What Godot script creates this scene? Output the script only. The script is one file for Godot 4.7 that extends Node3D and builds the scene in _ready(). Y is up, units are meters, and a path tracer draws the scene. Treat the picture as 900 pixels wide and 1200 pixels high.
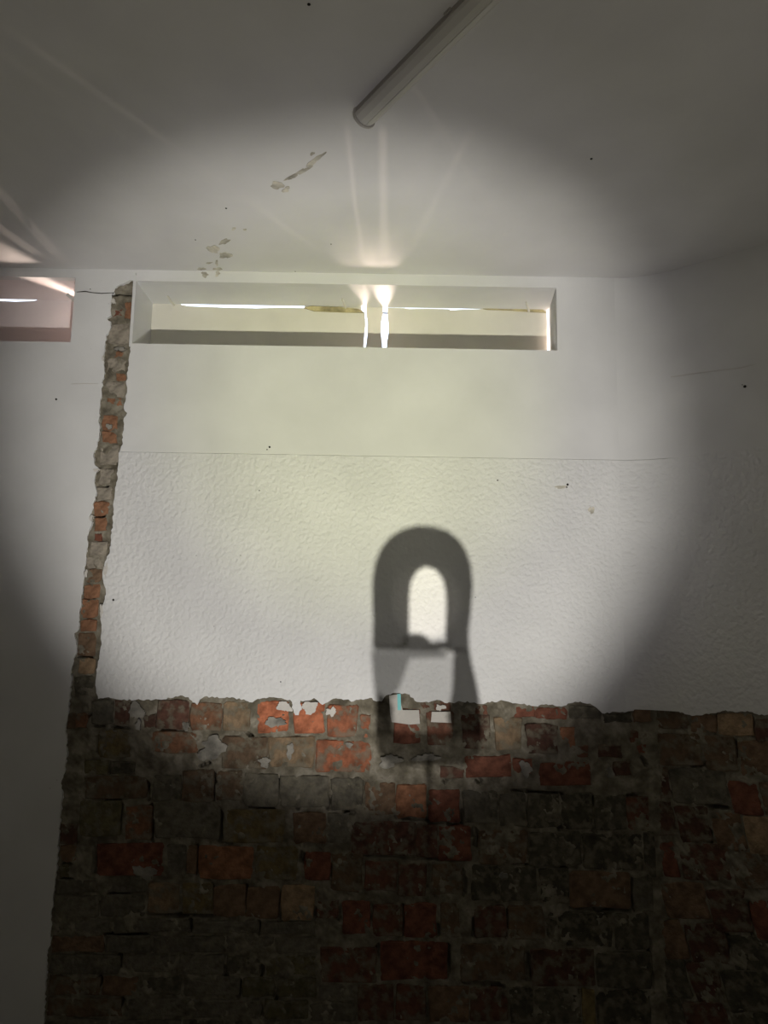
extends Node3D
# A half-stripped room: whitewashed wall over exposed brickwork, boarded transom windows, a dead batten light,
# all lit by one torch standing low behind the viewer; an added loop on an unseen stand is shaped to throw the shadow.

const CEIL := 3.013
const PITCH := 8.0
const ROLL := 0.95
const EYE := Vector3(0, 1.6, 0)
const FOCAL := 900.0
const TORCH := Vector3(0.36, 0.46, 0.45)

var rng := RandomNumberGenerator.new()
var look: Basis
var noise_fine := FastNoiseLite.new()
var noise_wide := FastNoiseLite.new()
var M := {}
var north: Node3D
var east: Node3D
var frame_north := Transform3D(Basis.IDENTITY, Vector3(0, 0, -3))
var frame_east: Transform3D
var used := {}

# ---------------------------------------------------------------- helpers
func ray(px: float, py: float) -> Vector3:
	return look * Vector3((px - 450.0) / FOCAL, (600.0 - py) / FOCAL, -1.0)

# where the sight line through a point of the photograph meets a wall, in that wall's own axes (w = distance in front of its face)
func on(frame: Transform3D, px: float, py: float, w := 0.0) -> Vector2:
	var inv := frame.affine_inverse()
	var o := inv * EYE
	var d := inv.basis * ray(px, py)
	var t := (w - o.z) / d.z
	var p := o + d * t
	return Vector2(p.x, p.y)

func path_on(frame: Transform3D, pts: PackedVector2Array, w := 0.0) -> PackedVector2Array:
	var out := PackedVector2Array()
	for p in pts:
		out.append(on(frame, p.x, p.y, w))
	return out

func on_ceiling(px: float, py: float, y := CEIL) -> Vector3:
	var d := ray(px, py)
	return EYE + d * ((y - EYE.y) / d.y)

func numbered(called: String, parent: Node) -> String:
	var key := str(parent.get_instance_id()) + called
	var n: int = used.get(key, 0)
	used[key] = n + 1
	return called if n == 0 else "%s_%03d" % [called, n]

func tag(o: Node, label: String, category: String, kind := "", group := "") -> void:
	o.set_meta("label", label)
	o.set_meta("category", category)
	if kind:
		o.set_meta("kind", kind)
	if group:
		o.set_meta("group", group)

func base(called: String, label: String, category: String, kind := "", t := Transform3D.IDENTITY) -> Node3D:
	var o := Node3D.new()
	o.name = numbered(called, self)
	o.transform = t
	tag(o, label, category, kind)
	add_child(o, true)
	return o

func put(called: String, mesh: Mesh, mat: Material, parent: Node, t := Transform3D.IDENTITY) -> MeshInstance3D:
	var o := MeshInstance3D.new()
	o.name = numbered(called, parent)
	o.mesh = mesh
	o.material_override = mat
	o.transform = t
	parent.add_child(o, true)
	return o

func tri(st: SurfaceTool, a: Vector3, b: Vector3, c: Vector3, want: Vector3) -> void:
	var n := (b - a).cross(c - a)
	if n.dot(want) > 0.0:       # front faces run clockwise
		var s := b
		b = c
		c = s
	for p in [a, b, c]:
		st.set_uv(Vector2(p.x, p.y))
		st.add_vertex(p)

func quad(st: SurfaceTool, a: Vector3, b: Vector3, c: Vector3, d: Vector3, want: Vector3) -> void:
	tri(st, a, b, c, want)
	tri(st, a, c, d, want)

func begin(smooth := false) -> SurfaceTool:
	var st := SurfaceTool.new()
	st.begin(Mesh.PRIMITIVE_TRIANGLES)
	st.set_smooth_group(0 if smooth else 0xFFFFFFFF)
	return st

func done(st: SurfaceTool) -> ArrayMesh:
	st.generate_normals()
	return st.commit()

func box_mesh(lo: Vector3, hi: Vector3, bev := 0.0) -> ArrayMesh:
	var st := begin()
	add_box(st, lo, hi, bev)
	return done(st)

# a box whose edges are chamfered by bev
func add_box(st: SurfaceTool, lo: Vector3, hi: Vector3, bev := 0.0, t := Transform3D.IDENTITY) -> void:
	var c := (lo + hi) / 2.0
	var h := (hi - lo) / 2.0
	for ax in 3:
		var u := (ax + 1) % 3
		var v := (ax + 2) % 3
		for s in [-1.0, 1.0]:
			var p := []
			for k in [[-1, -1], [1, -1], [1, 1], [-1, 1]]:
				var q := Vector3.ZERO
				q[ax] = s * h[ax]
				q[u] = k[0] * (h[u] - bev)
				q[v] = k[1] * (h[v] - bev)
				p.append(t * (c + q))
			var n := Vector3.ZERO
			n[ax] = s
			quad(st, p[0], p[1], p[2], p[3], t.basis * n)
	if bev <= 0.0:
		return
	for ax in 3:
		var u := (ax + 1) % 3
		var v := (ax + 2) % 3
		for su in [-1.0, 1.0]:
			for sv in [-1.0, 1.0]:
				var p := []
				for k in [[-1.0, 0], [1.0, 0], [1.0, 1], [-1.0, 1]]:
					var q := Vector3.ZERO
					q[ax] = k[0] * (h[ax] - bev)
					q[u] = su * (h[u] - (0.0 if k[1] == 0 else bev))
					q[v] = sv * (h[v] - (bev if k[1] == 0 else 0.0))
					p.append(t * (c + q))
				var n := Vector3.ZERO
				n[u] = su
				n[v] = sv
				quad(st, p[0], p[1], p[2], p[3], t.basis * n)
	for sx in [-1.0, 1.0]:
		for sy in [-1.0, 1.0]:
			for sz in [-1.0, 1.0]:
				var s := Vector3(sx, sy, sz)
				var a := c + s * (h - Vector3(0, bev, bev))
				var b := c + s * (h - Vector3(bev, 0, bev))
				var d := c + s * (h - Vector3(bev, bev, 0))
				tri(st, t * a, t * b, t * d, t.basis * s)

# an outline in the x-y plane, extruded from z0 (back) to z1 (front)
func add_slab(st: SurfaceTool, poly: PackedVector2Array, z0: float, z1: float, back := true) -> void:
	var idx := Geometry2D.triangulate_polygon(poly)
	if idx.is_empty():
		print("an outline could not be filled: ", poly.size())
	for i in range(0, idx.size(), 3):
		var a := poly[idx[i]]
		var b := poly[idx[i + 1]]
		var c := poly[idx[i + 2]]
		tri(st, Vector3(a.x, a.y, z1), Vector3(b.x, b.y, z1), Vector3(c.x, c.y, z1), Vector3.BACK)
		if back:
			tri(st, Vector3(a.x, a.y, z0), Vector3(b.x, b.y, z0), Vector3(c.x, c.y, z0), Vector3.FORWARD)
	var turn := -1.0 if Geometry2D.is_polygon_clockwise(poly) else 1.0
	for i in poly.size():
		var a := poly[i]
		var b := poly[(i + 1) % poly.size()]
		var n := Vector3(b.y - a.y, a.x - b.x, 0) * turn
		quad(st, Vector3(a.x, a.y, z0), Vector3(b.x, b.y, z0), Vector3(b.x, b.y, z1), Vector3(a.x, a.y, z1), n)

func slab(poly: PackedVector2Array, z0: float, z1: float, back := true) -> ArrayMesh:
	var st := begin()
	add_slab(st, poly, z0, z1, back)
	return done(st)

func tube(st: SurfaceTool, a: Vector3, b: Vector3, ra: float, rb: float, sides := 14, caps := true) -> void:
	var d := (b - a).normalized()
	var x := d.cross(Vector3.UP if absf(d.y) < 0.9 else Vector3.RIGHT).normalized()
	var y := d.cross(x)
	for i in sides:
		var p := x * cos(TAU * i / sides) + y * sin(TAU * i / sides)
		var q := x * cos(TAU * (i + 1) / sides) + y * sin(TAU * (i + 1) / sides)
		quad(st, a + p * ra, a + q * ra, b + q * rb, b + p * rb, p + q)
		if caps:
			tri(st, a, a + p * ra, a + q * ra, -d)
			tri(st, b, b + p * rb, b + q * rb, d)

# break a line into ragged steps, as chipped plaster breaks
func rough(pts: PackedVector2Array, amp: float, least: float) -> PackedVector2Array:
	var out := PackedVector2Array()
	for i in pts.size() - 1:
		var a := pts[i]
		var b := pts[i + 1]
		out.append(a)
		var n := int(a.distance_to(b) / least)
		var side := (b - a).orthogonal().normalized()
		for k in range(1, n):
			out.append(a.lerp(b, float(k) / n + rng.randf_range(-0.2, 0.2) / n) + side * rng.randf_range(-amp, amp))
	out.append(pts[pts.size() - 1])
	return out

func clipped(poly: PackedVector2Array, u0: float, v0: float, u1: float, v1: float) -> Array:
	return Geometry2D.intersect_polygons(poly, PackedVector2Array([Vector2(u0, v0), Vector2(u1, v0), Vector2(u1, v1), Vector2(u0, v1)]))

func blob(c: Vector2, rx: float, ry: float, n := 30, jag := 0.3) -> PackedVector2Array:
	var out := PackedVector2Array()
	var f1 := rng.randf() * TAU
	var f2 := rng.randf() * TAU
	var f3 := rng.randf() * TAU
	for i in n:
		var q := TAU * i / n
		var r := 0.85 + jag * (0.5 * sin(2.0 * q + f1) + 0.45 * sin(3.0 * q + f2) + 0.35 * sin(5.0 * q + f3)) + rng.randf_range(-0.12, 0.12)
		out.append(c + Vector2(cos(q) * rx, sin(q) * ry) * maxf(r, 0.3))
	return out

# ---------------------------------------------------------------- materials
func noise_map(freq: float, stops: Array, octaves := 4, size := 512, type := FastNoiseLite.TYPE_SIMPLEX_SMOOTH, rnd := 1, bend := 0.0) -> NoiseTexture2D:
	var f := FastNoiseLite.new()
	f.seed = rnd
	f.noise_type = type
	f.frequency = freq
	f.fractal_octaves = octaves
	if bend > 0.0:
		f.domain_warp_enabled = true
		f.domain_warp_amplitude = bend
		f.domain_warp_frequency = freq * 1.3
	var t := NoiseTexture2D.new()
	t.width = size
	t.height = size
	t.seamless = true
	t.noise = f
	if stops.size():
		var g := Gradient.new()
		var off := PackedFloat32Array()
		var col := PackedColorArray()
		for s in stops:
			off.append(s[0])
			col.append(s[1])
		g.offsets = off
		g.colors = col
		t.color_ramp = g
	return t

func grey(v: float, a := 1.0) -> Color:
	return Color(v, v, v, a)

func surface(c: Color, rough_: float, tex: Texture2D = null, scale := 1.0, bump: Texture2D = null, bump_cm := 0.0) -> StandardMaterial3D:
	var m := StandardMaterial3D.new()
	m.albedo_color = c
	m.roughness = rough_
	m.metallic_specular = 0.3
	m.uv1_triplanar = true
	m.uv1_scale = Vector3.ONE * scale
	if tex:
		m.albedo_texture = tex
	if bump:
		m.heightmap_enabled = true
		m.heightmap_texture = bump
		m.heightmap_scale = bump_cm
	return m

func rgb(r: float, g: float, b: float) -> Color:
	return Color(r / 255.0, g / 255.0, b / 255.0)

func make_materials() -> void:
	var faint := noise_map(0.006, [[0.0, grey(0.94)], [1.0, grey(1.0)]], 5, 512, FastNoiseLite.TYPE_SIMPLEX_SMOOTH, 3)
	var waves := noise_map(0.012, [], 4, 512, FastNoiseLite.TYPE_SIMPLEX_SMOOTH, 4)
	var stipple := noise_map(0.062, [], 2, 1024, FastNoiseLite.TYPE_SIMPLEX_SMOOTH, 5, 7.0)
	var mottle := noise_map(0.012, [[0.0, grey(0.6)], [0.45, grey(0.84)], [0.75, grey(1.0)], [1.0, grey(0.85)]], 5, 512, FastNoiseLite.TYPE_SIMPLEX_SMOOTH, 6)
	var grit := noise_map(0.035, [], 5, 512, FastNoiseLite.TYPE_SIMPLEX_SMOOTH, 7)
	var mortar_tones := noise_map(0.011, [[0.0, rgb(70, 65, 55)], [0.35, rgb(104, 98, 84)], [0.55, rgb(124, 118, 103)], [0.8, rgb(150, 144, 130)], [1.0, rgb(104, 94, 78)]], 6, 1024, FastNoiseLite.TYPE_SIMPLEX_SMOOTH, 8)
	var smear := noise_map(0.006, [[0.0, Color(0.42, 0.40, 0.34, 0.0)], [0.44, Color(0.42, 0.40, 0.34, 0.1)], [0.64, Color(0.44, 0.42, 0.36, 0.7)], [1.0, Color(0.50, 0.47, 0.41, 0.92)]], 6, 1024, FastNoiseLite.TYPE_SIMPLEX_SMOOTH, 9)
	M.upper = surface(rgb(219, 219, 217), 0.75, faint, 0.6, waves, 0.25)
	M.lower = surface(rgb(219, 219, 217), 0.7, faint, 0.6, stipple, 0.34)
	M.ceiling = surface(rgb(214, 213, 211), 0.85, faint, 0.5, waves, 0.12)
	M.reveal = surface(rgb(219, 219, 217), 0.7, faint, 0.7, waves, 0.2)
	M.plain = surface(rgb(228, 226, 222), 0.85, faint, 0.5)
	M.concrete = surface(rgb(150, 146, 138), 0.9, mottle, 0.7, grit, 0.3)
	M.mortar = surface(Color.WHITE, 0.95, mortar_tones, 1.1, grit, 0.5)
	M.core = surface(rgb(96, 88, 74), 0.95)
	M.board = surface(rgb(222, 219, 208), 0.6, faint, 0.8, waves, 0.15)
	M.pink_light_tint = surface(rgb(230, 221, 219), 0.65, faint, 0.8, waves, 0.15)  # pink of the leaked light is put into this colour
	M.lath = surface(rgb(196, 184, 142), 0.8, mottle, 2.0)
	M.remnant = surface(rgb(206, 202, 194), 0.85, faint, 2.0, grit, 0.3)
	M.smudge = surface(rgb(150, 146, 136), 0.9, mottle, 2.0, grit, 0.3)
	M.stain = surface(rgb(208, 203, 188), 0.85, mottle, 2.0)
	M.dark = surface(rgb(38, 34, 30), 0.8)
	M.crack = surface(rgb(70, 64, 56), 0.9)
	M.faint_crack = surface(rgb(204, 201, 196), 0.9)
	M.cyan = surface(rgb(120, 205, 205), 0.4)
	M.lamp = surface(rgb(196, 194, 186), 0.4)
	M.lamp_cap = surface(rgb(168, 164, 156), 0.5)
	M.tool = surface(rgb(40, 38, 36), 0.6)
	M.wood = surface(rgb(150, 110, 70), 0.7, mottle, 2.0)
	M.steel = surface(rgb(110, 108, 104), 0.4)
	M.steel.metallic = 0.8
	for r in [["smoky", Color(0.10, 0.10, 0.11, 0.70)], ["yoke", Color(0.8, 0.8, 0.74, 0.09)], ["cloudy", Color(0.7, 0.7, 0.6, 0.34)], ["dusky", Color(0.3, 0.3, 0.28, 0.48)]]:  # see-through tones of the added stand, set for how dark its shadow falls
		var m := StandardMaterial3D.new()
		m.albedo_color = r[1]
		m.roughness = 0.2
		m.transparency = BaseMaterial3D.TRANSPARENCY_ALPHA
		M[r[0]] = m
	M.glow = StandardMaterial3D.new()
	M.glow.emission_enabled = true
	M.glow.emission = Color(1.0, 0.98, 0.92)
	M.glow.emission_energy_multiplier = 3.0
	var kinds := {
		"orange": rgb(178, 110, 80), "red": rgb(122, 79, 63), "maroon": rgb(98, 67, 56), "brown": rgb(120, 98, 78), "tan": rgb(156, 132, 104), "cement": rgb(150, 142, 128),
		"grey": rgb(112, 107, 95), "dark_grey": rgb(84, 80, 69), "yellow": rgb(132, 116, 80), "olive": rgb(104, 98, 72), "rust": rgb(146, 103, 77), "clay": rgb(142, 104, 79),  # includes the darkest grey brick tone
	}
	for k in kinds:
		var two := []
		for s in [0.92, 1.06]:
			var c: Color = kinds[k]
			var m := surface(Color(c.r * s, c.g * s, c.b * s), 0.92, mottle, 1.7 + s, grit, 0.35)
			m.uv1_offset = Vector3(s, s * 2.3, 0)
			m.detail_enabled = s < 1.0 or k in ["grey", "dark_grey", "maroon", "olive"]
			m.detail_albedo = smear
			m.detail_blend_mode = BaseMaterial3D.BLEND_MODE_MIX
			two.append(m)
		M[k] = two

# ---------------------------------------------------------------- bricks
func brick_mesh(w: float, h: float) -> ArrayMesh:
	var ring := PackedVector2Array()
	var c := minf(w, h) * 0.06
	var hw := w / 2.0
	var hh := h / 2.0
	for p in [Vector2(-hw + c, -hh), Vector2(-hw * 0.2, -hh), Vector2(hw - c, -hh), Vector2(hw, -hh + c), Vector2(hw, 0), Vector2(hw, hh - c), Vector2(hw - c, hh), Vector2(hw * 0.2, hh), Vector2(-hw + c, hh), Vector2(-hw, hh - c), Vector2(-hw, 0), Vector2(-hw, -hh + c)]:
		ring.append(p + Vector2(rng.randf_range(-1, 1), rng.randf_range(-1, 1)) * 0.0042)
	var st := begin()
	var n := ring.size()
	var zs := []
	for i in n:
		zs.append(rng.randf_range(-0.002, 0.001))
	var mid := Vector3(rng.randf_range(-0.2, 0.2) * w, rng.randf_range(-0.2, 0.2) * h, rng.randf_range(-0.001, 0.0015))
	for i in n:
		var j := (i + 1) % n
		var a := ring[i]
		var b := ring[j]
		var k := 1.0 - 0.0035 / maxf(hh, 0.01)
		var fa := Vector3(a.x * k, a.y * k, zs[i])
		var fb := Vector3(b.x * k, b.y * k, zs[j])
		var ma := Vector3(a.x, a.y, -0.005)
		var mb := Vector3(b.x, b.y, -0.005)
		var out := Vector3(a.x + b.x, a.y + b.y, 0)
		tri(st, mid, fa, fb, Vector3.BACK)
		quad(st, fa, fb, mb, ma, out + Vector3.BACK * 0.02)
		quad(st, ma, mb, mb + Vector3(0, 0, -0.03), ma + Vector3(0, 0, -0.03), out)
	return done(st)

# rows of [kind, left, top, right, bottom] as read off the photograph, laid into the wall at their real place and size
func lay(rows: Array, wall: Node3D, frame: Transform3D, proud := -0.003, clean := false) -> void:
	for r in rows:
		var p0 := on(frame, r[1], (r[2] + r[4]) / 2.0, proud)
		var p1 := on(frame, r[3], (r[2] + r[4]) / 2.0, proud)
		var q0 := on(frame, (r[1] + r[3]) / 2.0, r[2], proud)
		var q1 := on(frame, (r[1] + r[3]) / 2.0, r[4], proud)
		var w := p1.x - p0.x + 0.003
		var h := q0.y - q1.y + 0.003
		var at := Vector3((p0.x + p1.x) / 2.0, (q0.y + q1.y) / 2.0, proud + rng.randf_range(-0.004, 0.001))
		var two: Array = M[r[0]]
		put("brick", brick_mesh(w, h), two[1 if clean else rng.randi() % 2], wall, Transform3D(Basis(Vector3.BACK, atan2(p1.y - p0.y, p1.x - p0.x) + rng.randf_range(-0.012, 0.012)), at))

# a rough bed of mortar between the bricks, raked out where the photograph shows open joints
func mortar_bed(called: String, wall: Node3D, u0: float, v0: float, u1: float, v1: float, gaps: Array, skip: Rect2 = Rect2()) -> void:
	var step := 0.006
	var nx := int((u1 - u0) / step) + 1
	var ny := int((v1 - v0) / step) + 1
	var depth := PackedFloat32Array()
	depth.resize(nx * ny)
	for j in ny:
		for i in nx:
			var u := u0 + i * step
			var v := v0 + j * step
			depth[j * nx + i] = -0.0095 + 0.011 * noise_wide.get_noise_2d(u * 100.0, v * 100.0) + 0.0075 * noise_fine.get_noise_2d(u * 100.0, v * 100.0)
	for g in gaps:
		var a: Vector2 = g[0]
		var b: Vector2 = g[1]
		var r: float = g[2]
		var lo := Vector2(minf(a.x, b.x) - r, minf(a.y, b.y) - r)
		var hi := Vector2(maxf(a.x, b.x) + r, maxf(a.y, b.y) + r)
		for j in range(maxi(0, int((lo.y - v0) / step)), mini(ny, int((hi.y - v0) / step) + 2)):
			for i in range(maxi(0, int((lo.x - u0) / step)), mini(nx, int((hi.x - u0) / step) + 2)):
				var p := Vector2(u0 + i * step, v0 + j * step)
				if p.distance_to(Geometry2D.get_closest_point_to_segment(p, a, b)) < r:
					depth[j * nx + i] = minf(depth[j * nx + i], -0.045)
	var pos := PackedVector3Array()
	var nor := PackedVector3Array()
	var idx := PackedInt32Array()
	for j in ny:
		for i in nx:
			pos.append(Vector3(u0 + i * step, v0 + j * step, depth[j * nx + i]))
			var dx := depth[j * nx + mini(i + 1, nx - 1)] - depth[j * nx + maxi(i - 1, 0)]
			var dy := depth[mini(j + 1, ny - 1) * nx + i] - depth[maxi(j - 1, 0) * nx + i]
			nor.append(Vector3(-dx, -dy, 2.0 * step).normalized())
	for j in ny - 1:
		for i in nx - 1:
			var p := Vector2(u0 + i * step, v0 + j * step)
			if skip.has_area() and skip.has_point(p + Vector2(step, 0)):
				continue
			var k := j * nx + i
			idx.append_array([k, k + nx, k + 1, k + 1, k + nx, k + nx + 1])
	var arr := []
	arr.resize(Mesh.ARRAY_MAX)
	arr[Mesh.ARRAY_VERTEX] = pos
	arr[Mesh.ARRAY_NORMAL] = nor
	arr[Mesh.ARRAY_INDEX] = idx
	var m := ArrayMesh.new()
	m.add_surface_from_arrays(Mesh.PRIMITIVE_TRIANGLES, arr)
	put(called, m, M.mortar, wall)

func open_joints(list: Array, frame: Transform3D) -> Array:
	var out := []
	for g in list:
		out.append([on(frame, g[0], g[1], -0.014), on(frame, g[2], g[3], -0.014), g[4] * 0.0033])
	return out

# ---------------------------------------------------------------- what the photograph shows where
func strip_left() -> PackedVector2Array:
	return PackedVector2Array([Vector2(159, 306), Vector2(159, 328), Vector2(153, 328), Vector2(147, 331), Vector2(138, 335), Vector2(134, 341), Vector2(131, 345), Vector2(130, 360),
		Vector2(130, 370), Vector2(125, 373), Vector2(130, 377), Vector2(129, 386), Vector2(124, 393), Vector2(123, 410), Vector2(121, 418), Vector2(122, 440), Vector2(119, 458), Vector2(117, 478), Vector2(115, 493), Vector2(117, 500), Vector2(116, 512), Vector2(113, 525),
		Vector2(109, 535), Vector2(111, 545), Vector2(115, 548), Vector2(112, 556), Vector2(111, 568), Vector2(113, 575), Vector2(110, 588), Vector2(108, 598), Vector2(105, 605), Vector2(108, 612), Vector2(104, 622), Vector2(102, 632), Vector2(103, 640), Vector2(101, 655),
		Vector2(99, 668), Vector2(98, 680), Vector2(97, 690), Vector2(95, 705), Vector2(93, 720), Vector2(92, 738), Vector2(87, 742), Vector2(89, 755), Vector2(90, 765), Vector2(86, 772), Vector2(84, 782), Vector2(83, 800), Vector2(82, 812), Vector2(80, 835), Vector2(77, 855),
		Vector2(78, 880), Vector2(76, 905), Vector2(71, 918), Vector2(73, 930), Vector2(71, 945), Vector2(70, 965), Vector2(68, 985), Vector2(67, 1010), Vector2(64, 1030), Vector2(62, 1050), Vector2(60, 1075), Vector2(59, 1104), Vector2(56, 1112), Vector2(54, 1133), Vector2(53, 1160), Vector2(51, 1200), Vector2(46, 1275)])

func strip_right() -> PackedVector2Array:
	return PackedVector2Array([Vector2(159, 306), Vector2(160, 328), Vector2(157, 345), Vector2(156, 352), Vector2(154, 368), Vector2(153, 385), Vector2(152, 400), Vector2(153, 412), Vector2(151, 425), Vector2(149, 440), Vector2(148, 450), Vector2(149, 458), Vector2(147, 470), Vector2(145, 479), Vector2(149, 484),
		Vector2(145, 490), Vector2(145, 500), Vector2(143, 515), Vector2(144, 520), Vector2(141, 527), Vector2(139, 535), Vector2(138, 548), Vector2(137, 555), Vector2(138, 562), Vector2(135, 575), Vector2(134, 585), Vector2(133, 600), Vector2(132, 615), Vector2(130, 630), Vector2(129, 645),
		Vector2(125, 655), Vector2(121, 668), Vector2(121, 680), Vector2(124, 690), Vector2(123, 702), Vector2(119, 712), Vector2(118, 722), Vector2(119, 735), Vector2(119, 752), Vector2(117, 765), Vector2(115, 775), Vector2(113, 785), Vector2(112, 800), Vector2(113, 812), Vector2(115, 819)])

func brick_top() -> PackedVector2Array:
	return PackedVector2Array([Vector2(115, 819), Vector2(130, 818), Vector2(140, 820), Vector2(160, 820), Vector2(180, 820), Vector2(200, 818), Vector2(214, 815), Vector2(221, 817), Vector2(226, 823), Vector2(231, 826), Vector2(234, 820), Vector2(240, 816), Vector2(260, 818), Vector2(272, 817),
		Vector2(288, 821), Vector2(296, 823), Vector2(302, 819), Vector2(318, 817), Vector2(330, 818), Vector2(340, 820), Vector2(344, 832), Vector2(346, 838), Vector2(350, 838), Vector2(354, 831), Vector2(352, 821), Vector2(362, 821), Vector2(368, 818), Vector2(378, 826), Vector2(384, 823),
		Vector2(390, 819), Vector2(400, 819), Vector2(414, 822), Vector2(420, 820), Vector2(436, 818), Vector2(441, 822), Vector2(447, 822), Vector2(455, 814), Vector2(468, 812), Vector2(480, 814), Vector2(486, 821), Vector2(494, 823), Vector2(505, 822), Vector2(512, 820), Vector2(524, 824),
		Vector2(540, 822), Vector2(556, 823), Vector2(566, 825), Vector2(574, 823), Vector2(590, 821), Vector2(604, 824), Vector2(612, 825), Vector2(620, 826), Vector2(630, 828), Vector2(640, 825), Vector2(650, 827), Vector2(658, 828), Vector2(668, 824), Vector2(680, 822), Vector2(694, 826),
		Vector2(702, 832), Vector2(706, 836), Vector2(720, 834), Vector2(732, 835), Vector2(742, 833), Vector2(745, 830), Vector2(785, 831)])

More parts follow.
